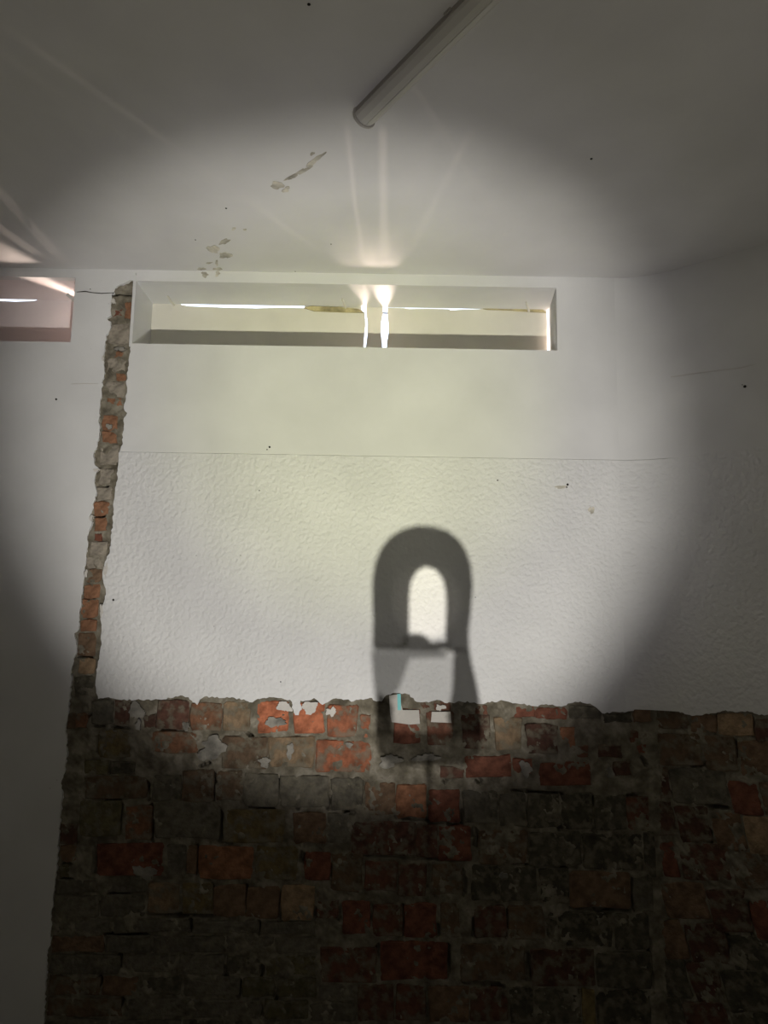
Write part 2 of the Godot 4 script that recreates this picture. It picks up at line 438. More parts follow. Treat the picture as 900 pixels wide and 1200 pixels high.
func main_bricks() -> Array:
	return [
		["brown", 78, 837, 88, 853], ["rust", 89, 837, 102, 853], ["grey", 108, 821, 132, 849], ["maroon", 133, 821, 151, 850], ["maroon", 168, 838, 182, 853], ["maroon", 184, 820, 221, 855], ["rust", 223, 824, 259, 856],
		["tan", 262, 823, 293, 857], ["orange", 302, 822, 337, 858], ["orange", 345, 824, 380, 860], ["orange", 383, 827, 419, 863], ["orange", 422, 838, 434, 866], ["red", 461, 830, 493, 871], ["red", 500, 834, 531, 873], ["maroon", 541, 837, 574, 877], ["tan", 580, 841, 612, 879],
		["red", 493, 822, 505, 832], ["red", 508, 821, 528, 832], ["grey", 530, 824, 552, 836], ["red", 556, 826, 571, 837], ["red", 604, 826, 627, 840], ["red", 629, 829, 664, 842], ["dark_grey", 668, 828, 705, 842], ["dark_grey", 708, 837, 740, 846], ["brown", 743, 830, 763, 846],
		["maroon", 617, 849, 654, 884], ["rust", 656, 852, 674, 877], ["red", 676, 874, 690, 888], ["maroon", 702, 874, 729, 888], ["red", 739, 858, 748, 872], ["red", 744, 873, 757, 883],
		["yellow", 115, 856, 153, 888], ["rust", 177, 858, 231, 882], ["brown", 260, 864, 313, 901], ["tan", 315, 863, 368, 899], ["orange", 370, 867, 436, 905], ["red", 545, 886, 599, 911], ["maroon", 516, 898, 544, 912], ["red", 602, 889, 625, 908], ["red", 633, 894, 693, 920], ["maroon", 720, 892, 739, 909],
		["olive", 98, 892, 125, 908], ["dark_grey", 129, 894, 157, 907], ["brown", 99, 910, 171, 936], ["grey", 178, 910, 212, 939], ["brown", 214, 903, 250, 940], ["brown", 253, 904, 284, 938], ["grey", 286, 907, 326, 945], ["grey", 328, 909, 385, 946], ["grey", 388, 912, 425, 950],
		["brown", 427, 918, 463, 955], ["rust", 465, 920, 500, 958], ["red", 503, 925, 539, 963], ["grey", 543, 927, 584, 965], ["grey", 586, 930, 617, 968], ["dark_grey", 619, 930, 656, 970], ["dark_grey", 659, 931, 694, 972], ["dark_grey", 698, 932, 733, 973], ["red", 735, 934, 761, 974],
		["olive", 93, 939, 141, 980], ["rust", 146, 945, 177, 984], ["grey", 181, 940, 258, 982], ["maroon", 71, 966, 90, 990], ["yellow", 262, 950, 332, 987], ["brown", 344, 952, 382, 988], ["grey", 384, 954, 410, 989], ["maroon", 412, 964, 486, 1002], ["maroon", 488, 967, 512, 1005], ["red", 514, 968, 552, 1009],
		["brown", 562, 973, 618, 1013], ["dark_grey", 620, 976, 681, 1015], ["dark_grey", 684, 978, 754, 1019], ["dark_grey", 757, 976, 767, 1029],
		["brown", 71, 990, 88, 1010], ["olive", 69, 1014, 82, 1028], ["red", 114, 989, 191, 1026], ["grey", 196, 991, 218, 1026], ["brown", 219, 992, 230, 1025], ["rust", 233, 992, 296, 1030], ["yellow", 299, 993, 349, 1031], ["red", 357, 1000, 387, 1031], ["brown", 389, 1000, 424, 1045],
		["red", 427, 1010, 465, 1044], ["maroon", 467, 1013, 499, 1050], ["brown", 507, 1013, 542, 1049], ["dark_grey", 553, 1015, 585, 1056], ["dark_grey", 587, 1017, 630, 1057], ["dark_grey", 633, 1018, 666, 1059], ["brown", 669, 1022, 739, 1064], ["grey", 743, 1029, 766, 1069],
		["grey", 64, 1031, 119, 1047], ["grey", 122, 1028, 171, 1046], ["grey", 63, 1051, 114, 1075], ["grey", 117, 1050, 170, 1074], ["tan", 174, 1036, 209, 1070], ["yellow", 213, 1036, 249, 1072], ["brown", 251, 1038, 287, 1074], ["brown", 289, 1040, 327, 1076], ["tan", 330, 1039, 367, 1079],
		["maroon", 371, 1057, 397, 1078], ["red", 402, 1057, 434, 1095], ["red", 437, 1060, 472, 1098], ["red", 474, 1060, 511, 1099], ["brown", 517, 1060, 539, 1099], ["maroon", 557, 1063, 593, 1099], ["brown", 596, 1063, 638, 1101], ["dark_grey", 641, 1069, 718, 1110], ["dark_grey", 721, 1072, 761, 1113],
		["red", 376, 1110, 442, 1151], ["red", 446, 1105, 524, 1149], ["brown", 540, 1108, 615, 1150], ["maroon", 623, 1112, 697, 1156], ["dark_grey", 700, 1116, 764, 1158],
		["maroon", 420, 1155, 462, 1197], ["red", 464, 1155, 499, 1197], ["brown", 503, 1156, 550, 1198], ["maroon", 552, 1157, 594, 1199], ["dark_grey", 598, 1158, 624, 1200], ["dark_grey", 627, 1159, 681, 1201], ["yellow", 683, 1160, 697, 1202], ["dark_grey", 700, 1162, 764, 1204],
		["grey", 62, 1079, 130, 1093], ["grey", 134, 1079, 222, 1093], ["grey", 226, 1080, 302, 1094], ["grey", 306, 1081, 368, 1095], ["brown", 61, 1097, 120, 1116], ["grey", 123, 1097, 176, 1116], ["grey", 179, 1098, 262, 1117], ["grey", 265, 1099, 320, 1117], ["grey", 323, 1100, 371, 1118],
		["grey", 58, 1120, 139, 1141], ["grey", 143, 1120, 205, 1141], ["grey", 208, 1121, 262, 1142], ["dark_grey", 266, 1121, 305, 1142], ["olive", 309, 1122, 371, 1143], ["brown", 56, 1145, 116, 1167], ["brown", 120, 1145, 160, 1167], ["dark_grey", 163, 1145, 212, 1167], ["grey", 216, 1146, 280, 1168], ["olive", 284, 1147, 321, 1169], ["olive", 325, 1147, 371, 1169], ["grey", 374, 1156, 416, 1174],
		["brown", 55, 1171, 142, 1192], ["grey", 146, 1171, 222, 1192], ["grey", 226, 1172, 305, 1193], ["olive", 309, 1173, 360, 1194], ["grey", 363, 1177, 416, 1197], ["grey", 52, 1196, 126, 1218], ["grey", 130, 1196, 210, 1218], ["dark_grey", 214, 1197, 300, 1219], ["grey", 304, 1198, 392, 1220],
		["maroon", 396, 1204, 470, 1246], ["brown", 474, 1204, 548, 1246], ["dark_grey", 552, 1206, 626, 1248], ["dark_grey", 630, 1207, 700, 1249], ["brown", 704, 1208, 764, 1250],
	]

func strip_bricks() -> Array:
	return [
		["red", 133, 362, 142, 370], ["clay", 147, 354, 153, 372], ["cement", 128, 380, 151, 402], ["clay", 135, 412, 144, 418], ["cement", 125, 420, 147, 437], ["clay", 136, 437, 146, 445], ["cement", 123, 447, 145, 465], ["clay", 124, 467, 142, 476],
		["clay", 120, 487, 137, 504], ["clay", 119, 505, 136, 519], ["cement", 116, 521, 138, 543], ["cement", 116, 549, 133, 566], ["cement", 114, 571, 131, 586], ["clay", 110, 588, 126, 604], ["clay", 111, 607, 124, 621], ["red", 110, 625, 118, 633], ["cement", 105, 635, 124, 651],
		["cement", 101, 653, 118, 666], ["brown", 102, 667, 118, 683], ["clay", 98, 685, 117, 701], ["clay", 95, 702, 114, 724], ["clay", 94, 726, 112, 740], ["brown", 91, 742, 112, 768], ["tan", 92, 772, 110, 789], ["dark_grey", 87, 792, 109, 814],
	]

func corner_bricks() -> Array:
	return [
		["brown", 766, 832, 806, 854], ["brown", 809, 838, 838, 859], ["tan", 841, 836, 882, 862], ["maroon", 885, 842, 930, 869], ["brown", 768, 860, 822, 897], ["brown", 825, 863, 862, 903], ["brown", 865, 868, 930, 909],
		["maroon", 766, 899, 784, 936], ["grey", 786, 902, 853, 942], ["red", 856, 917, 890, 954], ["brown", 892, 916, 935, 955], ["maroon", 765, 940, 789, 979], ["maroon", 793, 945, 831, 986], ["brown", 836, 953, 871, 996], ["tan", 874, 958, 925, 1001],
		["red", 774, 988, 793, 1027], ["maroon", 796, 990, 853, 1031], ["brown", 857, 1000, 915, 1042], ["brown", 777, 1036, 828, 1076], ["maroon", 831, 1043, 878, 1091], ["red", 882, 1056, 935, 1102], ["brown", 774, 1081, 802, 1122], ["maroon", 805, 1083, 851, 1128], ["dark_grey", 856, 1098, 910, 1144],
		["dark_grey", 770, 1126, 806, 1168], ["maroon", 809, 1130, 846, 1175], ["dark_grey", 849, 1140, 905, 1186], ["dark_grey", 769, 1172, 800, 1206], ["maroon", 803, 1176, 855, 1212], ["dark_grey", 859, 1190, 910, 1226],
	]

func main_joints() -> Array:
	return [
		[224, 1077, 223, 1090, 1.6], [141, 1118, 140, 1133, 1.6], [118, 1144, 117, 1155, 1.6], [144, 1171, 144, 1178, 2.0], [304, 1080, 304, 1093, 1.7], [264, 1134, 265, 1142, 1.7], [307, 1131, 307, 1142, 1.7], [282, 1150, 280, 1167, 1.8], [323, 1159, 323, 1174, 1.7], [323, 1175, 330, 1176, 1.3], [307, 1179, 307, 1188, 1.5],
		[122, 1094, 173, 1095, 1.2], [327, 914, 323, 942, 1.5], [387, 932, 384, 947, 1.3], [346, 941, 350, 947, 1.4], [294, 944, 322, 948, 1.3], [404, 951, 416, 952, 1.2], [259, 951, 258, 985, 1.7], [261, 985, 270, 986, 1.4], [178, 943, 178, 984, 1.6], [252, 906, 250, 938, 1.5], [173, 915, 174, 936, 1.5], [125, 937, 142, 937, 1.5],
		[142, 942, 140, 975, 1.4], [112, 850, 122, 851, 1.2], [133, 852, 150, 853, 1.2], [116, 862, 116, 882, 1.2], [190, 856, 218, 858, 1.0], [463, 957, 500, 960, 1.2], [500, 962, 540, 966, 1.2], [541, 950, 541, 966, 1.6], [556, 972, 559, 990, 2.8], [523, 914, 521, 915, 2.0], [562, 915, 560, 914, 2.6], [573, 1008, 586, 1009, 1.3],
		[420, 1000, 545, 1008, 1.0], [466, 1012, 465, 1034, 1.3], [543, 1020, 544, 1046, 1.8], [354, 1000, 355, 1008, 2.8], [387, 1011, 388, 1026, 1.3], [250, 1038, 249, 1073, 1.6], [288, 1038, 288, 1052, 1.6], [327, 1048, 326, 1076, 2.0], [231, 990, 231, 1024, 1.5], [174, 1070, 248, 1072, 1.3], [330, 1080, 368, 1081, 1.4],
		[369, 1062, 369, 1075, 1.5], [397, 1066, 397, 1078, 1.3], [435, 1060, 434, 1078, 1.5], [472, 1060, 471, 1095, 1.2], [514, 1084, 513, 1096, 1.8], [555, 1076, 555, 1096, 1.5], [594, 1066, 593, 1096, 1.3], [443, 1108, 441, 1118, 1.6], [525, 1106, 524, 1145, 1.5], [617, 1120, 619, 1146, 3.4], [541, 1150, 590, 1154, 1.2],
		[600, 926, 660, 930, 1.0], [736, 932, 748, 931, 1.3], [693, 933, 694, 941, 1.8], [655, 965, 656, 971, 2.2], [695, 971, 697, 974, 1.8], [756, 895, 752, 888, 1.6], [740, 1030, 741, 1066, 1.6], [668, 1064, 738, 1066, 1.2], [601, 1013, 675, 1016, 1.0], [112, 992, 111, 1022, 1.4], [74, 1013, 84, 1012, 1.4], [74, 1029, 84, 1030, 1.4], [128, 1048, 150, 1047, 1.4],
		[760, 1100, 761, 1120, 1.2], [764, 1140, 765, 1155, 1.2], [292, 860, 296, 862, 1.6], [100, 843, 106, 838, 1.6], [235, 898, 246, 893, 1.2],
	]

func corner_joints() -> Array:
	return [[764, 855, 767, 895, 1.4], [764, 833, 764, 846, 1.2], [830, 895, 812, 898, 1.6], [863, 868, 862, 898, 1.4], [808, 888, 812, 892, 2.2], [806, 846, 804, 852, 1.6], [839, 840, 838, 858, 1.3], [883, 842, 883, 862, 1.3], [820, 935, 835, 944, 2.6], [838, 944, 852, 946, 1.6], [876, 930, 882, 936, 2.4],
		[831, 972, 832, 986, 2.0], [864, 990, 864, 995, 2.2], [778, 944, 782, 955, 2.2], [840, 1001, 841, 1008, 1.8], [774, 1030, 775, 1072, 1.8], [818, 1056, 818, 1066, 2.4], [879, 1058, 880, 1092, 2.0], [852, 1096, 851, 1118, 2.0], [776, 1082, 796, 1082, 1.6], [808, 1130, 812, 1138, 1.8]]

# ---------------------------------------------------------------- the setting
func build_north() -> void:
	north = base("wall_north", "whitewashed wall with a boarded window slot, its lower part stripped to bare bricks", "wall", "structure", frame_north)
	var a := Vector2(-1.036, 2.697)    # the opening of the long transom
	var b := Vector2(0.694, 2.965)
	var c := Vector2(-2.3, 2.698)      # and of the one in the next bay
	var d := Vector2(-1.286, 2.974)
	var right := 1.06
	var left := -2.6
	# masonry behind everything
	var st := begin()
	add_box(st, Vector3(left, 0, -0.23), Vector3(right + 0.2, a.y - 0.012, -0.055))
	add_box(st, Vector3(left, b.y + 0.022, -0.23), Vector3(right + 0.2, CEIL, -0.055))
	add_box(st, Vector3(left, a.y - 0.012, -0.23), Vector3(c.x, b.y + 0.022, -0.055))
	add_box(st, Vector3(d.x + 0.012, a.y - 0.012, -0.23), Vector3(a.x - 0.012, b.y + 0.022, -0.055))
	add_box(st, Vector3(b.x + 0.035, a.y - 0.012, -0.23), Vector3(right + 0.2, b.y + 0.022, -0.055))
	put("masonry", done(st), M.core, north)
	# plastered linings of the two openings
	var back := on(frame_north, 643.2, 385, -0.23).x
	for w in [[a, b, back, M.reveal], [c, d, d.x, M.pink_light_tint]]:
		var lo: Vector2 = w[0]
		var hi: Vector2 = w[1]
		st = begin()
		add_box(st, Vector3(lo.x - 0.012, lo.y - 0.012, -0.23), Vector3(hi.x + 0.04, lo.y, -0.0005))
		add_box(st, Vector3(lo.x - 0.012, hi.y, -0.23), Vector3(hi.x + 0.04, hi.y + 0.022, -0.0005))
		add_box(st, Vector3(lo.x - 0.012, lo.y, -0.23), Vector3(lo.x, hi.y, -0.0005))
		var jamb := PackedVector2Array([Vector2(hi.x, 0.0005), Vector2(w[2], 0.23), Vector2(hi.x + 0.04, 0.23), Vector2(hi.x + 0.04, 0.0005)])
		var flat := begin()
		add_slab(flat, jamb, -hi.y, -lo.y)
		st.append_from(done(flat), 0, Transform3D(Basis(Vector3.RIGHT, Vector3.FORWARD, Vector3.DOWN), Vector3.ZERO))
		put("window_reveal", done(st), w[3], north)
	# plaster coats: broken edges follow the photograph
	var seam := 2.2465
	var edge_l := path_on(frame_north, rough(strip_left(), 1.1, 3.0))
	var edge_r := path_on(frame_north, rough(strip_right(), 0.9, 3.0))
	var foot := path_on(frame_north, rough(brick_top(), 1.2, 2.6))
	var whole := PackedVector2Array([Vector2(left, CEIL)])
	whole.append_array(edge_l)
	whole[1].y = CEIL
	var last := edge_l[edge_l.size() - 1]
	whole.append(Vector2(last.x, -0.02))
	whole.append(Vector2(left, -0.02))
	for r in [[left, 0.0, right, c.y], [left, c.y, c.x, d.y], [d.x, c.y, right, d.y], [left, d.y, right, CEIL]]:
		for p in clipped(whole, r[0], r[1], r[2], r[3]):
			put("plaster", slab(p, -0.03, 0.0), M.upper, north)
	whole = PackedVector2Array(edge_r)
	whole[0].y = CEIL
	for k in foot.size():
		if k > 0 and foot[k].x < right - 0.004:
			whole.append(foot[k])
	whole.append(Vector2(right, foot[foot.size() - 1].y))
	whole.append(Vector2(right, CEIL))
	for r in [[-1.5, seam, right, a.y], [b.x, a.y, right, b.y], [-1.5, b.y, right, CEIL]]:
		for p in clipped(whole, r[0], r[1], r[2], r[3]):
			put("plaster", slab(p, -0.03, 0.0), M.upper, north)
	for p in clipped(whole, -1.5, 0.5, right, seam - 0.0014):
		put("textured_plaster", slab(p, -0.03, 0.0015), M.lower, north)
	# bare brickwork
	mortar_bed("mortar_bed", north, -1.26, 0.0, right + 0.012, 1.35, open_joints(main_joints(), frame_north))
	mortar_bed("mortar_bed", north, -1.22, 1.34, -1.0, 3.0, open_joints([[128, 353, 118, 344, 1.2], [118, 574, 126, 570, 1.3], [110, 605, 122, 604, 1.2], [100, 701, 112, 699, 1.2], [94, 769, 108, 770, 1.3], [123, 499, 126, 499, 1.8], [133, 345, 155, 345, 1.6]], frame_north), Rect2(a.x - 0.003, a.y - 0.02, 0.2, 0.5))
	lay(main_bricks(), north, frame_north)
	lay(strip_bricks(), north, frame_north, -0.0035, true)
	# plaster that stayed behind on the bricks
	for r in [["smudge", 160, 832, 9, 12], ["smudge", 249, 877, 17, 15], ["remnant", 333, 828, 9, 7], ["remnant", 363, 829, 12, 7], ["remnant", 388, 834, 6, 6], ["smudge", 322, 846, 12, 7], ["smudge", 162, 850, 4, 6], ["smudge", 310, 893, 8, 6],
			["smudge", 218, 851, 5, 5], ["smudge", 340, 880, 5, 9], ["remnant", 516, 829, 6, 4], ["smudge", 409, 873, 4, 4], ["smudge", 715, 906, 6, 5], ["smudge", 616, 901, 8, 9], ["smudge", 590, 1026, 5, 4], ["smudge", 500, 888, 16, 5], ["smudge", 457, 892, 14, 8], ["smudge", 170, 1022, 14, 8], ["remnant", 124, 668, 2.4, 9], ["remnant", 101, 672, 1.6, 6], ["remnant", 113, 551, 4, 2.4], ["remnant", 133, 353, 2.6, 4], ["remnant", 121, 420, 1.8, 3], ["remnant", 107, 607, 2.4, 4], ["remnant", 119, 716, 2.2, 8], ["smudge", 141, 409, 7, 3], ["smudge", 128, 500, 4, 4]]:
		var at := on(frame_north, r[1], r[2])
		put("plaster_remnant", slab(blob(at, r[3] * 0.0033, r[4] * 0.0033), -0.02, 0.0035), M[r[0]], north)
	var patch := path_on(frame_north, PackedVector2Array([Vector2(456, 815), Vector2(469, 813), Vector2(470, 826), Vector2(472, 832), Vector2(491, 832), Vector2(492, 848), Vector2(480, 849), Vector2(459, 846), Vector2(457, 835)]))
	put("plaster_remnant", slab(patch, -0.02, 0.004), M.remnant, north)
	patch = path_on(frame_north, PackedVector2Array([Vector2(506, 834), Vector2(528, 834), Vector2(529, 847), Vector2(505, 846)]))
	put("plaster_remnant", slab(patch, -0.02, 0.004), M.remnant, north)
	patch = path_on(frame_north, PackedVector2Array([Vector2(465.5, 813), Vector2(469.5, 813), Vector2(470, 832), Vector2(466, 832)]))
	var strip := put("painted_glint", slab(patch, 0.003, 0.0055), M.cyan, north)  # a torch glint painted as a thin cyan slab
	strip.set_meta("label", "pale cyan glint painted as a short strip on the white plaster remnant")
	# hairline cracks and specks
	for r in [["crack", [Vector2(90, 342.4), Vector2(100, 341.6), Vector2(108, 343), Vector2(119, 344), Vector2(133, 343.2)], 0.5], ["faint_crack", [Vector2(84, 450), Vector2(98, 449.6), Vector2(115, 450)], 0.5]]:
		crack(r[1], r[2], r[0], north, frame_north)
	for r in [[66, 468, 1.3], [133, 703, 1.4], [316, 524, 1.3], [313, 527, 0.8], [665, 568, 1.5], [664, 571, 1.0], [583, 563, 0.9], [304, 575, 0.8], [329, 799, 0.8], [282, 651, 0.6], [557, 700, 0.6], [106, 339, 0.7], [251, 734, 0.5], [230, 651, 0.5]]:
		speck(north, frame_north, r[0], r[1], r[2])
	put("paint_stain", slab(blob(on(frame_north, 657, 571), 0.022, 0.008), 0.0005, 0.0022), M.stain, north)
	put("paint_stain", slab(blob(on(frame_north, 693, 598), 0.013, 0.018), 0.0005, 0.0022), M.stain, north)

func speck(wall: Node3D, frame: Transform3D, px: float, py: float, r: float) -> void:
	var at := on(frame, px, py)
	var m := SphereMesh.new()
	m.radius = r * 0.0033
	m.height = r * 0.0045
	m.radial_segments = 8
	m.rings = 4
	put("speck", m, M.dark, wall, Transform3D(Basis(Vector3.RIGHT, PI / 2), Vector3(at.x, at.y, 0.0015)))

func crack(pts: Array, px_wide: float, mat: String, wall: Node3D, frame: Transform3D) -> void:
	var top := PackedVector2Array()
	var low := PackedVector2Array()
	for i in pts.size():
		var p: Vector2 = pts[i]
		var k := px_wide * (0.35 if i == 0 or i == pts.size() - 1 else rng.randf_range(0.7, 1.3))
		top.append(on(frame, p.x, p.y - k))
		low.append(on(frame, p.x, p.y + k))
	low.reverse()
	top.append_array(low)
	put("crack", slab(top, -0.004, 0.0022), M[mat], wall)

func build_east() -> void:
	east = base("wall_northeast", "whitewashed wall slanting off to the right, bare dark bricks below its textured paint", "wall", "structure", frame_east)
	var long := 2.3
	put("masonry", box_mesh(Vector3(0.0, 0, -0.23), Vector3(long, CEIL, -0.055)), M.core, east)
	var seam := 2.2465
	put("plaster", slab(PackedVector2Array([Vector2(0, seam), Vector2(long, seam), Vector2(long, CEIL), Vector2(0, CEIL)]), -0.055, 0.0), M.upper, east)
	var foot := path_on(frame_east, rough(PackedVector2Array([Vector2(775, 832), Vector2(784, 831), Vector2(795, 833), Vector2(803, 837), Vector2(811, 839), Vector2(825, 837), Vector2(838, 836), Vector2(850, 832), Vector2(862, 835), Vector2(876, 833), Vector2(890, 838), Vector2(910, 837), Vector2(950, 838), Vector2(990, 842)]), 1.0, 2.5))
	var p := PackedVector2Array()
	p.append(Vector2(0, foot[0].y))
	for q in foot:
		if q.x > 0.003:
			p.append(q)
	p.append(Vector2(long, foot[foot.size() - 1].y))
	p.append(Vector2(long, seam))
	p.append(Vector2(0, seam))
	put("textured_plaster", slab(p, -0.03, 0.0015), M.lower, east)
	mortar_bed("mortar_bed", east, -0.01, 0.0, long, 1.36, open_joints(corner_joints(), frame_east))
	lay(corner_bricks(), east, frame_east)
	# plaster rounded over where the two walls meet
	var bend := deg_to_rad(41.0)
	for part in [["plaster", seam, CEIL, M.upper, 0.0003], ["textured_plaster", foot[0].y, seam - 0.0014, M.lower, 0.0017]]:
		var r := 0.34
		var reach := r * tan(bend / 2.0)
		var mid := Vector2(-reach * cos(bend) + r * sin(bend), reach * sin(bend) + r * cos(bend))
		var pos := PackedVector3Array()
		var nor := PackedVector3Array()
		var idx := PackedInt32Array()
		for i in 25:
			var q := bend * i / 24.0
			var p2: Vector2 = mid - Vector2(sin(q), cos(q)) * (r - part[4])
			for y in [part[1], part[2]]:
				pos.append(Vector3(p2.x, y, p2.y))
				nor.append(Vector3(sin(q), 0, cos(q)))
		for i in 24:
			var k := i * 2
			idx.append_array([k, k + 2, k + 1, k + 1, k + 2, k + 3])
		var n0 := pos.size()
		for i in 25:          # the lower edge, closed back to the corner
			pos.append(pos[i * 2])
			nor.append(Vector3.DOWN)
		pos.append(Vector3(0, part[1], -0.02))
		nor.append(Vector3.DOWN)
		for i in 24:
			idx.append_array([n0 + i, n0 + 25, n0 + i + 1])
		var arr := []
		arr.resize(Mesh.ARRAY_MAX)
		arr[Mesh.ARRAY_VERTEX] = pos
		arr[Mesh.ARRAY_NORMAL] = nor
		arr[Mesh.ARRAY_INDEX] = idx
		var m := ArrayMesh.new()
		m.add_surface_from_arrays(Mesh.PRIMITIVE_TRIANGLES, arr)
		put(part[0], m, part[3], east)
	# the same courses go on out of the picture
	var kinds := ["brown", "maroon", "dark_grey", "red", "grey"]
	for row in 9:
		var v := 1.17 - row * 0.128
		var u := 0.62 + 0.1 * (row % 2)
		while u < long - 0.2:
			var w := 0.2 if rng.randf() < 0.6 else 0.1
			var two: Array = M[kinds[rng.randi() % 5]]
			put("brick", brick_mesh(w, 0.112), two[rng.randi() % 2], east, Transform3D(Basis.IDENTITY, Vector3(u + w / 2, v, -0.004 + rng.randf_range(-0.004, 0.0))))
			u += w + 0.013
	crack([Vector2(770, 442.5), Vector2(790, 441.5), Vector2(812, 438), Vector2(828, 436), Vector2(845, 434), Vector2(868, 431), Vector2(885, 427)], 0.45, "faint_crack", east, frame_east)
	speck(east, frame_east, 873, 453, 1.7)
	speck(east, frame_east, 870, 451, 0.6)

func board(win: Node3D, pts: Array, z0: float, z1: float, mat: Material, called := "board") -> MeshInstance3D:
	return put(called, slab(path_on(frame_north, PackedVector2Array(pts), z1), z0, z1), mat, win)

func build_windows() -> void:
	# the long transom: boards nailed over it from outside, daylight leaking round their edges
	var win := base("window_1", "long transom slot above the bare bricks, closed by white boards with bright gaps", "window", "structure", frame_north)
	var f := -0.2302
	board(win, [Vector2(160, 470), Vector2(170, 340), Vector2(208, 340), Vector2(212, 357), Vector2(222, 358.8), Vector2(260, 360.2), Vector2(300, 361.2), Vector2(330, 360.4), Vector2(357, 361.0), Vector2(358, 340), Vector2(421, 340), Vector2(424, 364), Vector2(427.5, 367), Vector2(428.3, 380), Vector2(427, 392), Vector2(426, 406), Vector2(426, 470)], f - 0.010, f, M.board)
	board(win, [Vector2(429.8, 470), Vector2(428.8, 406), Vector2(430.6, 392), Vector2(430.8, 378), Vector2(429.3, 366), Vector2(429.5, 340), Vector2(449, 340), Vector2(448.8, 366), Vector2(446.4, 378), Vector2(446.2, 390), Vector2(447.8, 402), Vector2(448.6, 470)], f - 0.010, f, M.board, "mullion_board")
	board(win, [Vector2(452.8, 470), Vector2(453.3, 402), Vector2(455.4, 390), Vector2(455.2, 378), Vector2(454, 366), Vector2(454.2, 360.6), Vector2(474, 361.0), Vector2(479, 362), Vector2(500, 361.6), Vector2(526, 362.2), Vector2(528, 363.5), Vector2(545, 362.6), Vector2(563, 362.4), Vector2(566, 340), Vector2(638, 340), Vector2(640.8, 366), Vector2(641.4, 380), Vector2(641.2, 470)], f - 0.010, f, M.board)
	board(win, [Vector2(447, 366), Vector2(456, 366.4), Vector2(456, 367.6), Vector2(447, 367.2)], f - 0.014, f - 0.010, M.dark, "tie_wire")
	var lath := board(win, [Vector2(356, 360.5), Vector2(366, 358.5), Vector2(400, 360), Vector2(420, 362), Vector2(427, 366), Vector2(405, 365.6), Vector2(368, 364.2)], f, f + 0.008, M.lath, "lath")
	lath.set_meta("label", "yellowish wooden lath in the top gap")
	board(win, [Vector2(563, 361), Vector2(570, 359.5), Vector2(600, 360.6), Vector2(622, 362), Vector2(636, 362.4), Vector2(640, 366), Vector2(612, 364.6), Vector2(596, 363.2), Vector2(572, 362.6)], f, f + 0.007, M.lath, "lath")
	for r in [[196, 343, 203, 357], [401, 347, 405, 361], [617, 352, 620, 362]]:
		var st := begin()
		var p := on(frame_north, r[2], r[3], -0.225)
		var q := on(frame_north, r[0], r[1], -0.13)
		tube(st, Vector3(p.x, 2.958, -0.228), Vector3(q.x, 2.962, -0.14), 0.006, 0.004, 8)
		put("fixing_clip", done(st), M.board, win)
	for r in [[-1.15, -0.13], [0.06, 0.68]]:
		put("added_baffle", box_mesh(Vector3(r[0], 2.93, f - 0.16), Vector3(r[1], 2.951, f - 0.010)), M.wood, win)  # unseen baffle, added to keep light from below out of the top gaps
	# the next bay's transom, running out of the picture
	win = base("window_2", "short transom slot left of the brick strip, tinted for pink light, boarded with one bright gap", "window", "structure", frame_north)
	var outline := path_on(frame_north, PackedVector2Array([Vector2(-330, 470), Vector2(-330, 350), Vector2(-160, 352), Vector2(-60, 352.4), Vector2(0, 352.6), Vector2(18, 353.4), Vector2(36, 352.8), Vector2(43, 351.8), Vector2(45, 335), Vector2(100, 335), Vector2(100, 470)]), f)
	for i in outline.size():
		outline[i].x = minf(outline[i].x, -1.2895)      # a finger of daylight at the hidden right end
	put("board", slab(outline, f - 0.010, f), M.pink_light_tint, win)
	put("added_baffle", box_mesh(Vector3(-2.4, 2.935, f - 0.16), Vector3(-1.31, 2.955, f - 0.010)), M.wood, win)  # added baffle again, blocking light from below
	board(win, [Vector2(79, 343), Vector2(84, 347), Vector2(88, 352), Vector2(86, 354), Vector2(81, 349), Vector2(77, 346)], -0.02, -0.012, M.remnant, "corner_sliver")  # pale sliver at the corner of the slot

